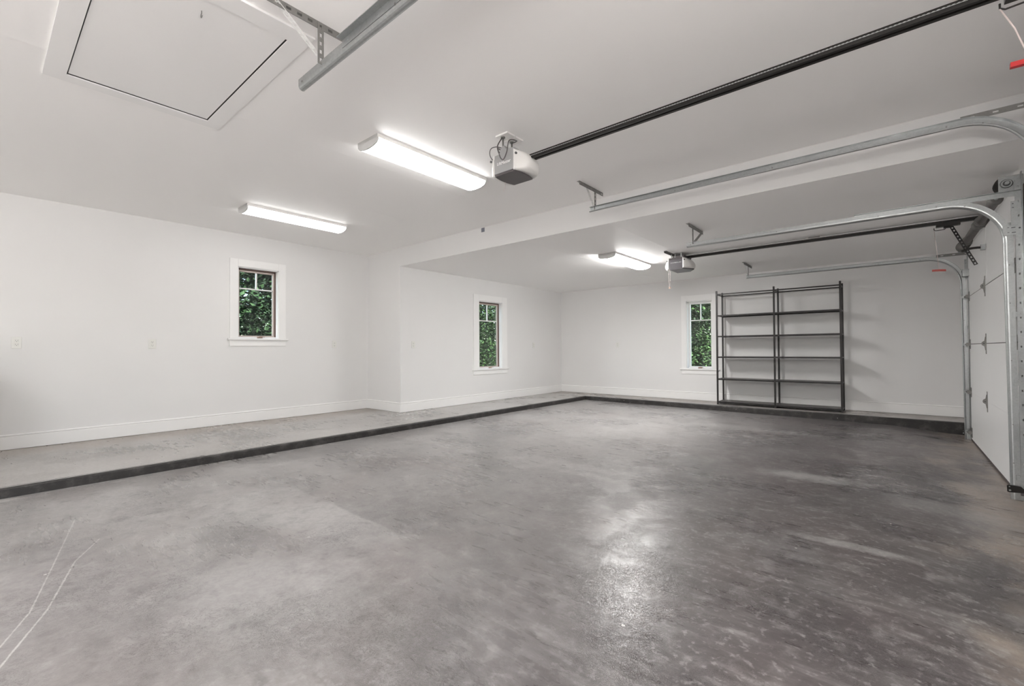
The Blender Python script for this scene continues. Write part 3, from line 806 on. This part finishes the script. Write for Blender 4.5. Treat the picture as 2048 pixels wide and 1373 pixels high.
# ------------------------------------------------------------------ torsion spring shafts
def torsion(y0, y1, zc, label):
    xc = 0.700
    t = thing('torsion_shaft', (xc, (y0 + y1) / 2, zc), label, 'door spring')
    finish('shaft', MB().tube([(xc, y0 - 0.03, zc), (xc, y1 + 0.03, zc)], 0.0127, 12), M['galv'], t)
    ym = (y0 + y1) / 2
    # coils: close-wound helix built as a ribbed sleeve
    for (a, b) in ((y0 + 0.50, ym - 0.09), (ym + 0.09, y1 - 0.46)):
        n = int((b - a) / 0.012); pts = []; rs = []
        for k in range(2 * n + 1):
            pts.append((xc, a + (b - a) * k / (2 * n), zc)); rs.append(0.040 if k % 2 else 0.035)
        sp = finish('spring', MB().tube(pts, rs, 18), M['spring'], t)
        for q in (a, b - 0.035):
            finish('winding_cone', MB().tube([(xc, q - 0.02, zc), (xc, q, zc), (xc, q + 0.035, zc), (xc, q + 0.055, zc)], [0.032, 0.050, 0.050, 0.034], 16), M['galv_dark'], t)
    for (q, s) in ((y0 + 0.03, 1), (y1 - 0.03, -1)):
        d = MB().tube([(xc, q, zc), (xc, q + s * 0.006, zc), (xc, q + s * 0.008, zc), (xc, q + s * 0.05, zc), (xc, q + s * 0.055, zc), (xc, q + s * 0.09, zc)], [0.068, 0.068, 0.056, 0.056, 0.068, 0.028], 24)
        finish('cable_drum', d, M['gap'] if s > 0 else M['galv_dark'], t)
        # end bearing plate with its round bearing
        p = MB().box((xc - 0.045, q - s * 0.028, zc - 0.062), (0.79, q - s * 0.024, zc + 0.06))
        p.box((0.772, q - s * 0.06, zc - 0.2), (0.778, q - s * 0.024, zc + 0.075))
        p.box((xc - 0.045, q - s * 0.040, zc - 0.068), (0.79, q - s * 0.028, zc - 0.062))
        p.tube([(xc, q - s * 0.028, zc), (xc, q - s * 0.034, zc)], [0.036, 0.030], 20)
        bp = finish('bearing_plate', p, M['galv'], t)
        finish('bearing', MB().tube([(xc, q - s * 0.033, zc), (xc, q - s * 0.037, zc)], 0.022, 16), M['slot'], bp)
        # cable down to the bottom corner of the door
        finish('lift_cable', MB().tube([(xc + 0.05, q + s * 0.01, zc - 0.03), (xc + 0.03, q + s * 0.008, 0.02)], 0.0018, 6), M['galv_dark'], t)
    cp = MB().box((xc - 0.03, ym - 0.003, zc - 0.05), (XW, ym + 0.003, zc + 0.05))
    cp.box((XW - 0.006, ym - 0.04, zc - 0.12), (XW, ym + 0.04, zc + 0.10))
    finish('centre_bracket', cp, M['galv_dark'], t)
    return t
torsion(5.24, 8.23, 2.398, 'grey coil springs and drums on a shaft above the closed rear door')
torsion(1.16, 4.18, 2.60, 'coil springs on a shaft above the nearer door, beyond the right edge')
# wooden header blocks behind each spring
tag(finish('trim_8', MB().box((0.776, 6.60, 2.31), (XW, 6.90, C2)), M['wall']), kind='structure')

# ------------------------------------------------------------------ door openers
def opener(label, xa, xb, yc, ztop, zrail, zc, body, body2, bottom, text, tcol, style, trolley_x, handle):
    t = thing('garage_door_opener', ((xa + xb) / 2, yc, ztop - 0.15), label, 'door opener')
    hw = 0.118 if style == 1 else 0.17
    zb = ztop - 0.16
    # motor housing: slightly narrower at the top
    ins = 0.012
    mb = MB().add([(xa + ins, yc - hw, zb), (xb, yc - hw, zb), (xb, yc + hw, zb), (xa + ins, yc + hw, zb),
                   (xa, yc - hw + 0.0, ztop - 0.03), (xb, yc - hw, ztop - 0.03), (xb, yc + hw, ztop - 0.03), (xa, yc + hw, ztop - 0.03)],
                  [(0, 3, 2, 1), (4, 5, 6, 7), (0, 1, 5, 4), (1, 2, 6, 5), (2, 3, 7, 6), (3, 0, 4, 7)])
    bev(finish('housing', mb, body, t), 0.006, 3)
    # upper metal chassis rising behind the face, with its rounded ear
    mb = MB()
    pr = [(0, 0), (xb - xa, 0), (xb - xa, 0.05), ((xb - xa) * .62, 0.058), ((xb - xa) * .5, 0.09), ((xb - xa) * .40, 0.09), ((xb - xa) * .31, 0.07), ((xb - xa) * .27, 0.035), (0, 0.03)] if style == 1 else \
         [(-0.005, 0), (xb - xa, 0), (xb - xa + 0.02, 0.055), (0.06, 0.058), (0.05, 0.03), (-0.008, 0.03)]
    mb.prism(pr, (xa, yc - hw + 0.006, ztop - 0.032), (1, 0, 0), (0, 0, 1), (0, 1, 0), 2 * hw - 0.02 if style == 2 else 0.06)
    bev(finish('chassis', mb, body2, t), 0.004)
    # bottom cover
    mb = MB()
    if style == 1:
        pr = []
        nseg = 10
        for k in range(nseg + 1):
            a = k / nseg; pr.append((-0.0 + (xa - xb) * 0 + 0, 0)) if False else None
        n = 12; top = []; bot = []
        for k in range(n + 1):
            s = -1 + 2 * k / n
            d = 0.022 * (1 - s * s)
            top.append((xb + d, yc + s * hw)); bot.append((xa + ins - d, yc + s * hw))
        poly = top + bot[::-1]
        mb.prism(poly, (0, 0, zb - 0.008), (1, 0, 0), (0, 1, 0), (0, 0, 1), 0.012)
    else:
        mb.prism([(xa + ins, yc - hw), (xb + 0.0, yc - hw), (xb + 0.10, yc + 0.02), (xb, yc + hw), (xa, yc + hw)], (0, 0, zb - 0.016), (1, 0, 0), (0, 1, 0), (0, 0, 1), 0.018)
    bev(finish('bottom_cover', mb, bottom, t), 0.004)
    if style == 1:
        bev(finish('seam_strip', MB().box((xa + ins, yc - hw - 0.003, zb + 0.002), (xb, yc - hw, zb + 0.010)), M['dark_plastic'], t), 0.001)
    # bulging light covers at both ends
    def lens(x0, s, dep, drop):
        rows = []
        nz, ny = 10, 12
        zt = ztop + (0.0 if style == 1 else -0.005)
        zl = zb - drop
        for i in range(nz + 1):
            fz = i / nz; z = zl + (zt - zl) * fz
            bulge = dep * (math.sin(math.pi * (0.16 + 0.84 * fz) ** 0.8) ** 0.55 if fz < 1 else 0.0)
            if fz == 1: bulge = 0.01
            rows.append([])
            for j in range(ny + 1):
                fy = -1 + 2 * j / ny
                w = (1 - abs(fy) ** 3.5)
                rows[-1].append(Vector((x0 + s * (0.004 + bulge * (0.15 + 0.85 * w)), yc + fy * (hw + 0.004), z)))
        vs = [v for r in rows for v in r]; nf = []
        for i in range(nz):
            for j in range(ny):
                a = i * (ny + 1) + j; nf.append((a, a + 1, a + ny + 2, a + ny + 1))
        base = len(vs)
        back = [Vector((x0, v.y, v.z)) for v in vs]
        for i in range(nz):
            for j in range(ny):
                a = base + i * (ny + 1) + j; nf.append((a, a + ny + 1, a + ny + 2, a + 1))
        per = [j for j in range(ny + 1)] + [i * (ny + 1) + ny for i in range(1, nz + 1)] + [nz * (ny + 1) + j for j in range(ny - 1, -1, -1)] + [i * (ny + 1) for i in range(nz - 1, 0, -1)]
        for a, b in zip(per, per[1:] + per[:1]): nf.append((a, a + base, b + base, b))
        mb = MB().add(vs + back, nf, True)
        o = finish('light_cover', mb, M['lens_plastic'], t)
        zz = zt - 0.04
        finish('latch', MB().disc((x0 + s * (0.026 if s > 0 else 0.03), yc - hw - 0.0075, zz), (0, 1, 0), 0.0085, 0.01, 12), M['slot'], o)
        return o
    lens(xb, 1, 0.11 if style == 1 else 0.10, 0.0)
    lens(xa + 0.004, -1, 0.06 if style == 1 else 0.09, 0.004)
    # lettering on the face
    cu = bpy.data.curves.new('lettering', 'FONT'); cu.body = text
    cu.size = 0.033 if style == 1 else 0.0235; cu.extrude = 0.0008; cu.align_x = 'CENTER'; cu.space_character = 1.02
    tmp = bpy.data.objects.new('tmp_text', cu); COL.objects.link(tmp)
    me = bpy.data.meshes.new_from_object(tmp.evaluated_get(bpy.context.evaluated_depsgraph_get()))
    bpy.data.objects.remove(tmp, do_unlink=True); me.materials.clear(); me.materials.append(tcol)
    tx = bpy.data.objects.new('lettering', me); COL.objects.link(tx)
    tx.parent = t
    tx.location = Vector(((xa + xb) / 2 + 0.003, yc - hw - 0.0012, zb + (0.072 if style == 1 else 0.078))) - t.location
    tx.rotation_euler = (math.pi / 2, 0, 0)
    # rail
    rb = zrail
    ra = MB()
    if style == 1:
        ra.box((xb - 0.09, yc - 0.019, rb + 0.034), (0.78, yc + 0.019, rb + 0.037))
        ra.box((xb - 0.09, yc - 0.019, rb + 0.012), (0.78, yc - 0.0165, rb + 0.037))
        ra.box((xb - 0.09, yc + 0.0165, rb + 0.012), (0.78, yc + 0.019, rb + 0.037))
        ra.box((xb - 0.09, yc - 0.027, rb), (0.78, yc - 0.008, rb + 0.012))
        ra.box((xb - 0.09, yc + 0.008, rb), (0.78, yc + 0.027, rb + 0.012))
        finish('rail', ra, M['black_metal'], t)
        be = MB(); x = xb - 0.02
        be.box((x, yc - 0.0215, rb + 0.021), (0.72, yc - 0.0195, rb + 0.024))
        while x < 0.7:
            be.box((x, yc - 0.024, rb + 0.020), (x + 0.008, yc - 0.0195, rb + 0.025)); x += 0.016
        finish('belt', be, M['grey_plastic'], t)
    else:
        ra.box((xb - 0.09, yc - 0.016, rb + 0.028), (0.78, yc + 0.016, rb + 0.036))
        ra.box((xb - 0.09, yc - 0.003, rb + 0.006), (0.78, yc + 0.003, rb + 0.03))
        ra.box((xb - 0.09, yc - 0.02, rb), (0.78, yc + 0.02, rb + 0.008))
        finish('rail', ra, M['black_metal'], t)
        be = MB().tube([(xb + 0.0, yc - 0.012, rb + 0.048), (0.70, yc - 0.012, rb + 0.056)], 0.0022, 6)
        be.box((-0.80, yc - 0.017, rb + 0.046), (-0.68, yc - 0.007, rb + 0.058))
        finish('chain', be, M['galv_dark'], t)
    hb = MB().box((0.74, yc - 0.03, rb - 0.012), (XW, yc + 0.03, rb + 0.045))
    finish('header_bracket', hb, M['black_metal'], t)
    # trolley
    tr = MB().box((trolley_x - 0.10, yc - 0.026, rb - 0.028), (trolley_x + 0.09, yc + 0.026, rb + 0.0))
    tr.box((trolley_x - 0.04, yc - 0.014, rb - 0.045), (trolley_x + 0.03, yc + 0.014, rb - 0.028))
    tr.tube([(trolley_x - 0.02, yc, rb - 0.04), (trolley_x - 0.03, yc, rb - 0.056), (trolley_x - 0.10, yc, rb - 0.060), (trolley_x - 0.115, yc, rb - 0.05), (trolley_x - 0.115, yc, rb - 0.03)], 0.004, 8)
    bev(finish('trolley', tr, M['black_metal'], t), 0.002)
    # arm to the door
    arm = MB().perf((trolley_x + 0.02, yc - 0.012, rb - 0.035), (trolley_x + 0.20, yc - 0.012, rb - 0.47), (1, 0, 0.4), 0.032, 0.004, 0.035, (0.018, 0.012))
    finish('arm', arm, M['black_metal'], t)
    ca = MB(); pts = []
    for k in range(9):
        a = k / 8; pts.append((0.560 + (0.145) * a, yc - 0.006, rb - 0.315 + 0.022 * a + 0.010 * math.sin(math.pi * a)))
    ca.tube(pts, 0.0125, 8)
    finish('curved_arm', ca, M['black_metal'], t)
    finish('door_bracket', MB().box((0.705, yc - 0.028, rb - 0.32), (0.7425, yc + 0.028, rb - 0.265)), M['galv'], t)
    # release cord and handle
    hx, hz, hm = handle
    co = MB()
    cx = trolley_x - 0.115
    co.tube([(cx, yc, rb - 0.052), (cx + (hx - cx) * .5, yc, (rb + hz) / 2), (hx, yc, hz + 0.005)], 0.0028, 6)
    co.tube([(hx, yc, hz - 0.008), (hx, yc, hz - 0.03)], 0.0028, 6)
    finish('release_cord', co, M['cord'], t)
    hd = MB()
    for k in range(8):
        a0 = -1 + 2 * k / 8; a1 = -1 + 2 * (k + 1) / 8
        hd.add([(hx + 0.055 * q, yc + e, hz + zz - 0.002 * q * q - 0.004 * q) for q in (a0, a1) for e in (-0.011, 0.011) for zz in (-0.010, 0.010)],
               [(0, 1, 3, 2), (4, 6, 7, 5), (0, 2, 6, 4), (1, 5, 7, 3), (0, 4, 5, 1), (2, 3, 7, 6)])
    finish('release_handle', hd, hm, t)
    # hanger
    if style == 1:
        for (px, py) in ((-2.330, 2.693), (-2.330, 2.798)):
            finish('mounting_plate', MB().box((px - 0.062, py - 0.047, zc - 0.012), (px + 0.062, py + 0.047, zc)), M['white_plastic'], t)
        hs = MB()
        hs.perf((-2.345, 2.62, zc - 0.135), (-2.345, 2.86, zc - 0.135), (0, 0, 1), 0.036, 0.004, 0.036, (0.02, 0.013))
        for py in (2.682, 2.790):
            hs.tube([(-2.345, py, zc - 0.012), (-2.345, py, zc - 0.15)], 0.007, 8); hs.disc((-2.345, py, zc - 0.02), (0, 0, 1), 0.018, 0.008, 12)
        hs.box((-2.36, 2.70, ztop + 0.0), (-2.33, 2.704, zc - 0.13)); hs.box((-2.36, 2.82, ztop + 0.0), (-2.33, 2.824, zc - 0.13))
        finish('hanger', hs, M['galv_dark'], t)
        for (dx, dy) in ((0.02, 2.72), (0.05, 2.74), (0.02, 2.78), (0.07, 2.78), (0.10, 2.80), (0.13, 2.81)):
            finish('bolt', MB().disc((-2.345 + dx, dy - 0.03, ztop + 0.035 - dx * .1), (0, -0.4, 1), 0.007, 0.018, 8), M['galv'], t)
        mo = MB().tube([(-2.275, 2.69, ztop + 0.03), (-2.275, 2.72, ztop + 0.03)], 0.022, 12)
        finish('motor_boss', mo, M['black_metal'], t)
        def loop(p):
            q = []
            for i in range(len(p) - 1):
                p0 = Vector(p[max(i - 1, 0)]); p1 = Vector(p[i]); p2 = Vector(p[i + 1]); p3 = Vector(p[min(i + 2, len(p) - 1)])
                for k in range(6):
                    s = k / 6
                    q.append(0.5 * ((2 * p1) + (p2 - p0) * s + (2 * p0 - 5 * p1 + 4 * p2 - p3) * s * s + (3 * p1 - p0 - 3 * p2 + p3) * s ** 3))
            q.append(Vector(p[-1])); return q
        yf = yc - hw - 0.02
        finish('power_cord', MB().tube(loop([(-2.345, 2.672, zc - 0.02), (-2.31, yf, zc - 0.13), (-2.285, yf - 0.01, zc - 0.20), (-2.262, yf - 0.012, zc - 0.245), (-2.235, yf - 0.012, zc - 0.252), (-2.205, yf - 0.01, zc - 0.20), (-2.19, yf, zc - 0.12), (-2.25, 2.74, zc - 0.05), (-2.33, 2.80, zc - 0.02)]), 0.0042, 8), M['dark_plastic'], t)
        finish('power_cord', MB().tube(loop([(-2.30, yf + 0.05, zc - 0.13), (-2.34, yf + 0.02, zc - 0.12), (-2.375, yf, zc - 0.13), (-2.392, yf, zc - 0.165), (-2.378, yf + 0.01, zc - 0.21), (-2.372, yf + 0.04, zc - 0.215)]), 0.0035, 8), M['dark_plastic'], t)
        finish('antenna_wire', MB().tube([(xa + 0.0, yc + 0.02, zb - 0.0), (xa - 0.005, yc + 0.02, zb - 0.045), (xa - 0.018, yc + 0.02, zb - 0.075)], 0.0016, 6), M['cord'], t)
    else:
        finish('hanger', MB().box((-2.485, yc - 0.42, zc - 0.006), (-2.455, yc + 0.10, zc)).box((-2.485, yc - 0.42, zc - 0.028), (-2.481, yc + 0.10, zc)), M['galv_dark'], t)
        st = MB()
        for x in (-2.47, -2.42, -2.33):
            st.box((x - 0.008, yc - hw + 0.0, ztop + 0.0), (x + 0.008, yc - hw + 0.004, zc))
        finish('strap', st, M['galv'], t)
        w = MB().tube([(xa + 0.0, yc - hw + 0.02, zb - 0.005), (xa - 0.012, yc - hw + 0.02, zb - 0.12), (xa - 0.004, yc - hw + 0.02, zb - 0.265)], 0.0022, 6)
        w.tube([(xa + 0.012, yc - hw + 0.02, zb - 0.005), (xa + 0.014, yc - hw + 0.02, zb - 0.14), (xa + 0.004, yc - hw + 0.02, zb - 0.265)], 0.0016, 6)
        finish('antenna_wire', w, M['cord'], t)
        finish('antenna_tip', MB().box((xa - 0.012, yc - hw + 0.012, zb - 0.283), (xa + 0.020, yc - hw + 0.028, zb - 0.265)), M['bronze'], t)
    return t
opener('white and light grey door opener on the high front ceiling beside a lit fixture',
       -2.367, -2.166, 2.715, 2.625, 2.556, C1, M['grey_plastic'], M['grey_plastic'], M['dark_plastic'], 'LiftMaster', M['letter'], 1, 0.47, (0.435, 2.254, M['red']))
opener('white and darker grey door opener on the lower rear ceiling',
       -2.512, -2.310, 6.735, 2.440, 2.436, C2, M['grey_plastic2'], M['dark_plastic'], M['grey_plastic2'], 'CHAMBERLAIN', M['letter_dim'], 2, 0.47, (0.388, 1.942, M['red_dull']))

# ------------------------------------------------------------------ safety sensors by the tracks
def sensor(label, y, s):
    z = 0.0
    t = thing('safety_sensor', (0.70, y, z - 0.03), label, 'door sensor')
    b = MB()
    b.prism([(0.662, -0.022), (0.672, -0.027), (0.735, -0.022), (0.79, -0.018), (0.79, 0.01), (0.748, 0.012), (0.735, 0.026), (0.668, 0.031), (0.660, 0.025)], (0, y - 0.004, z), (1, 0, 0), (0, 0, 1), (0, 1, 0), 0.004)
    bev(finish('bracket', b, M['black_metal'], t), 0.001)
    e = MB().box((0.735, y + 0.0, z - 0.045), (0.79, y + s * 0.05, z + 0.01))
    bev(finish('sensor_eye', e, M['dark_plastic'], t), 0.004)
    finish('screw', MB().disc((0.676, y - 0.0035, z - 0.010), (0, -1, 0), 0.007, 0.003, 10).disc((0.674, y - 0.0035, z + 0.018), (0, -1, 0), 0.004, 0.003, 10), M['galv'], t)
    return t
sensor('black safety sensor bracket at the foot of the near track', 5.205, 1)
sensor('black safety sensor at the foot of the track nearest the rear wall', 8.275, 1)

# tape scrap on the face of the ceiling step
tag(bev(finish('tape_patch', MB().box((-4.352, Y1 - 0.004, 2.742), (-4.290, Y1 - 0.0021, 2.800)), M['tape'], None, (-4.32, Y1, 2.77)), 0.0004),
    'small blue-grey square of tape at the top of the ceiling step', 'tape')

# ------------------------------------------------------------------ metal shelving
PX = (-2.484, -1.556, -0.634); PYF, PYB = 8.80, 9.165
t = thing('shelving_unit', (PX[1], (PYF + PYB) / 2, LZ), 'tall empty black metal shelving unit against the rear wall', 'shelves')
PW = 0.013; PT = 2.165
for x in PX:
    for y in (PYF, PYB):
        finish('post', MB().box((x - PW, y - PW, LZ), (x + PW, y + PW, PT)), M['shelf_metal'], t)
lev = (0.128, 0.545, 0.950, 1.330, 1.712)
for i in range(2):
    xa, xb = PX[i] + PW, PX[i + 1] - PW
    for z in lev:
        s = MB().box((xa - 0.02, PYF - 0.008, z + 0.004), (xb + 0.02, PYB + 0.008, z + 0.008))
        sh = finish('shelf', s, M['shelf_top'], t)
        e = MB().box((xa - 0.012, PYF - 0.011, z - 0.016), (xb + 0.012, PYF - 0.007, z + 0.009)).box((xa - 0.012, PYB + 0.007, z - 0.016), (xb + 0.012, PYB + 0.011, z + 0.009))
        finish('edge', e, M['shelf_metal'], sh)
    for y in (PYF, PYB):
        finish('top_rail', MB().box((xa, y - 0.009, 2.092), (xb, y + 0.009, 2.112)), M['shelf_metal'], t)
for x in PX:
    for z in lev + (2.102,):
        finish('side_rail', MB().box((x - 0.008, PYF + PW, z - 0.010), (x + 0.008, PYB - PW, z + 0.008)), M['shelf_metal'], t)
    finish('foot_rail', MB().box((x - 0.006, PYF + PW, LZ + 0.004), (x + 0.006, PYB - PW, LZ + 0.010)), M['shelf_metal'], t)

# ------------------------------------------------------------------ outdoors seen through the windows
tag(finish('ground', MB().box((-30, -12, -0.30), (X1 - T, 30, -0.2)).box((X1 - T, Y2 + T, -0.30), (0.94, 30, -0.2)), M['grass']), kind='structure')
tag(finish('driveway', MB().box((0.95, -14, -0.4), (16, 30, -0.10)), mat('driveway_concrete', (0.46, 0.44, 0.41), 0.8)), kind='structure')
def tree(label, x, y, h, r, n, lm, seed, group, ls=1.0):
    rnd = random.Random(seed)
    t = thing('tree', (x, y, -0.2), label, 'tree', group)
    tr = MB()
    tr.tube([(x, y, -0.2), (x + 0.05, y, h * 0.35), (x - 0.04, y + 0.05, h * 0.7), (x, y, h * 0.95)], [0.11, 0.085, 0.06, 0.02], 9)
    cl = []
    for k in range(26):
        a = rnd.uniform(0, 6.283); zz = rnd.uniform(0.03, 1.0); rr = r * math.sqrt(rnd.random()) * (0.65 + 0.5 * math.sin(math.pi * min(1, zz)))
        c = Vector((x + rr * math.cos(a), y + rr * math.sin(a), h * zz)); cl.append(c)
        if k % 2 == 0:
            b0 = Vector((x, y, max(0.2, c.z - 0.5))); tr.tube([b0, (b0 + c) / 2 + Vector((0, 0, 0.1)), c], [0.03, 0.018, 0.006], 6)
    finish('trunk', tr, M['bark'], t)
    mb = MB(); vs = []; fs = []
    for k in range(n):
        c = cl[rnd.randrange(len(cl))]
        d = Vector((rnd.gauss(0, 1), rnd.gauss(0, 1), rnd.gauss(0, 0.8))) * (0.36 * r / 1.6)
        p = c + d
        L = ls * rnd.uniform(0.07, 0.13); w = L * 0.36
        u = Vector((rnd.gauss(0, 1), rnd.gauss(0, 1), rnd.gauss(-0.3, 0.6))).normalized()
        v = u.cross(Vector((rnd.gauss(0, .4), rnd.gauss(0, .4), 1))).normalized(); q = u.cross(v) * (w * 0.3)
        b = len(vs)
        vs += [p, p + u * L * .5 + v * w + q, p + u * L, p + u * L * .5 - v * w + q, p + u * L * 0.5]
        fs += [(b, b + 1, b + 4), (b + 1, b + 2, b + 4), (b + 2, b + 3, b + 4), (b + 3, b, b + 4)]
    mb.v = vs; mb.f = fs; mb.sm = [False] * len(fs)
    lf = finish('foliage', mb, lm, t)
    return t
tree('dark leafy tree seen through the left wall window', -10.6, 4.6, 4.2, 1.7, 26000, M['leaf_a'], 3, 'trees outside the windows')
tree('bright leafy tree seen through the middle window', -12.6, 12.2, 5.0, 2.3, 34000, M['leaf_b'], 5, 'trees outside the windows')
tree('leafy tree seen through the rear wall window', -5.0, 12.8, 3.8, 1.6, 28000, M['leaf_b'], 8, 'trees outside the windows')
for k, (x, y, h, r, lm, lb) in enumerate(((-18.5, 4.6, 6.5, 2.6, 'leaf_a', 'tall tree further out beyond the left wall window'),
                                      (-17.0, 17.5, 6.5, 2.6, 'leaf_a', 'tall tree further out beyond the middle window'),
                                      (-6.0, 18.0, 6.5, 2.6, 'leaf_a', 'tall tree further out beyond the rear wall window'))):
    tree(lb, x, y, h, r, 16000, M[lm], 20 + k, 'trees outside the windows', 1.9)
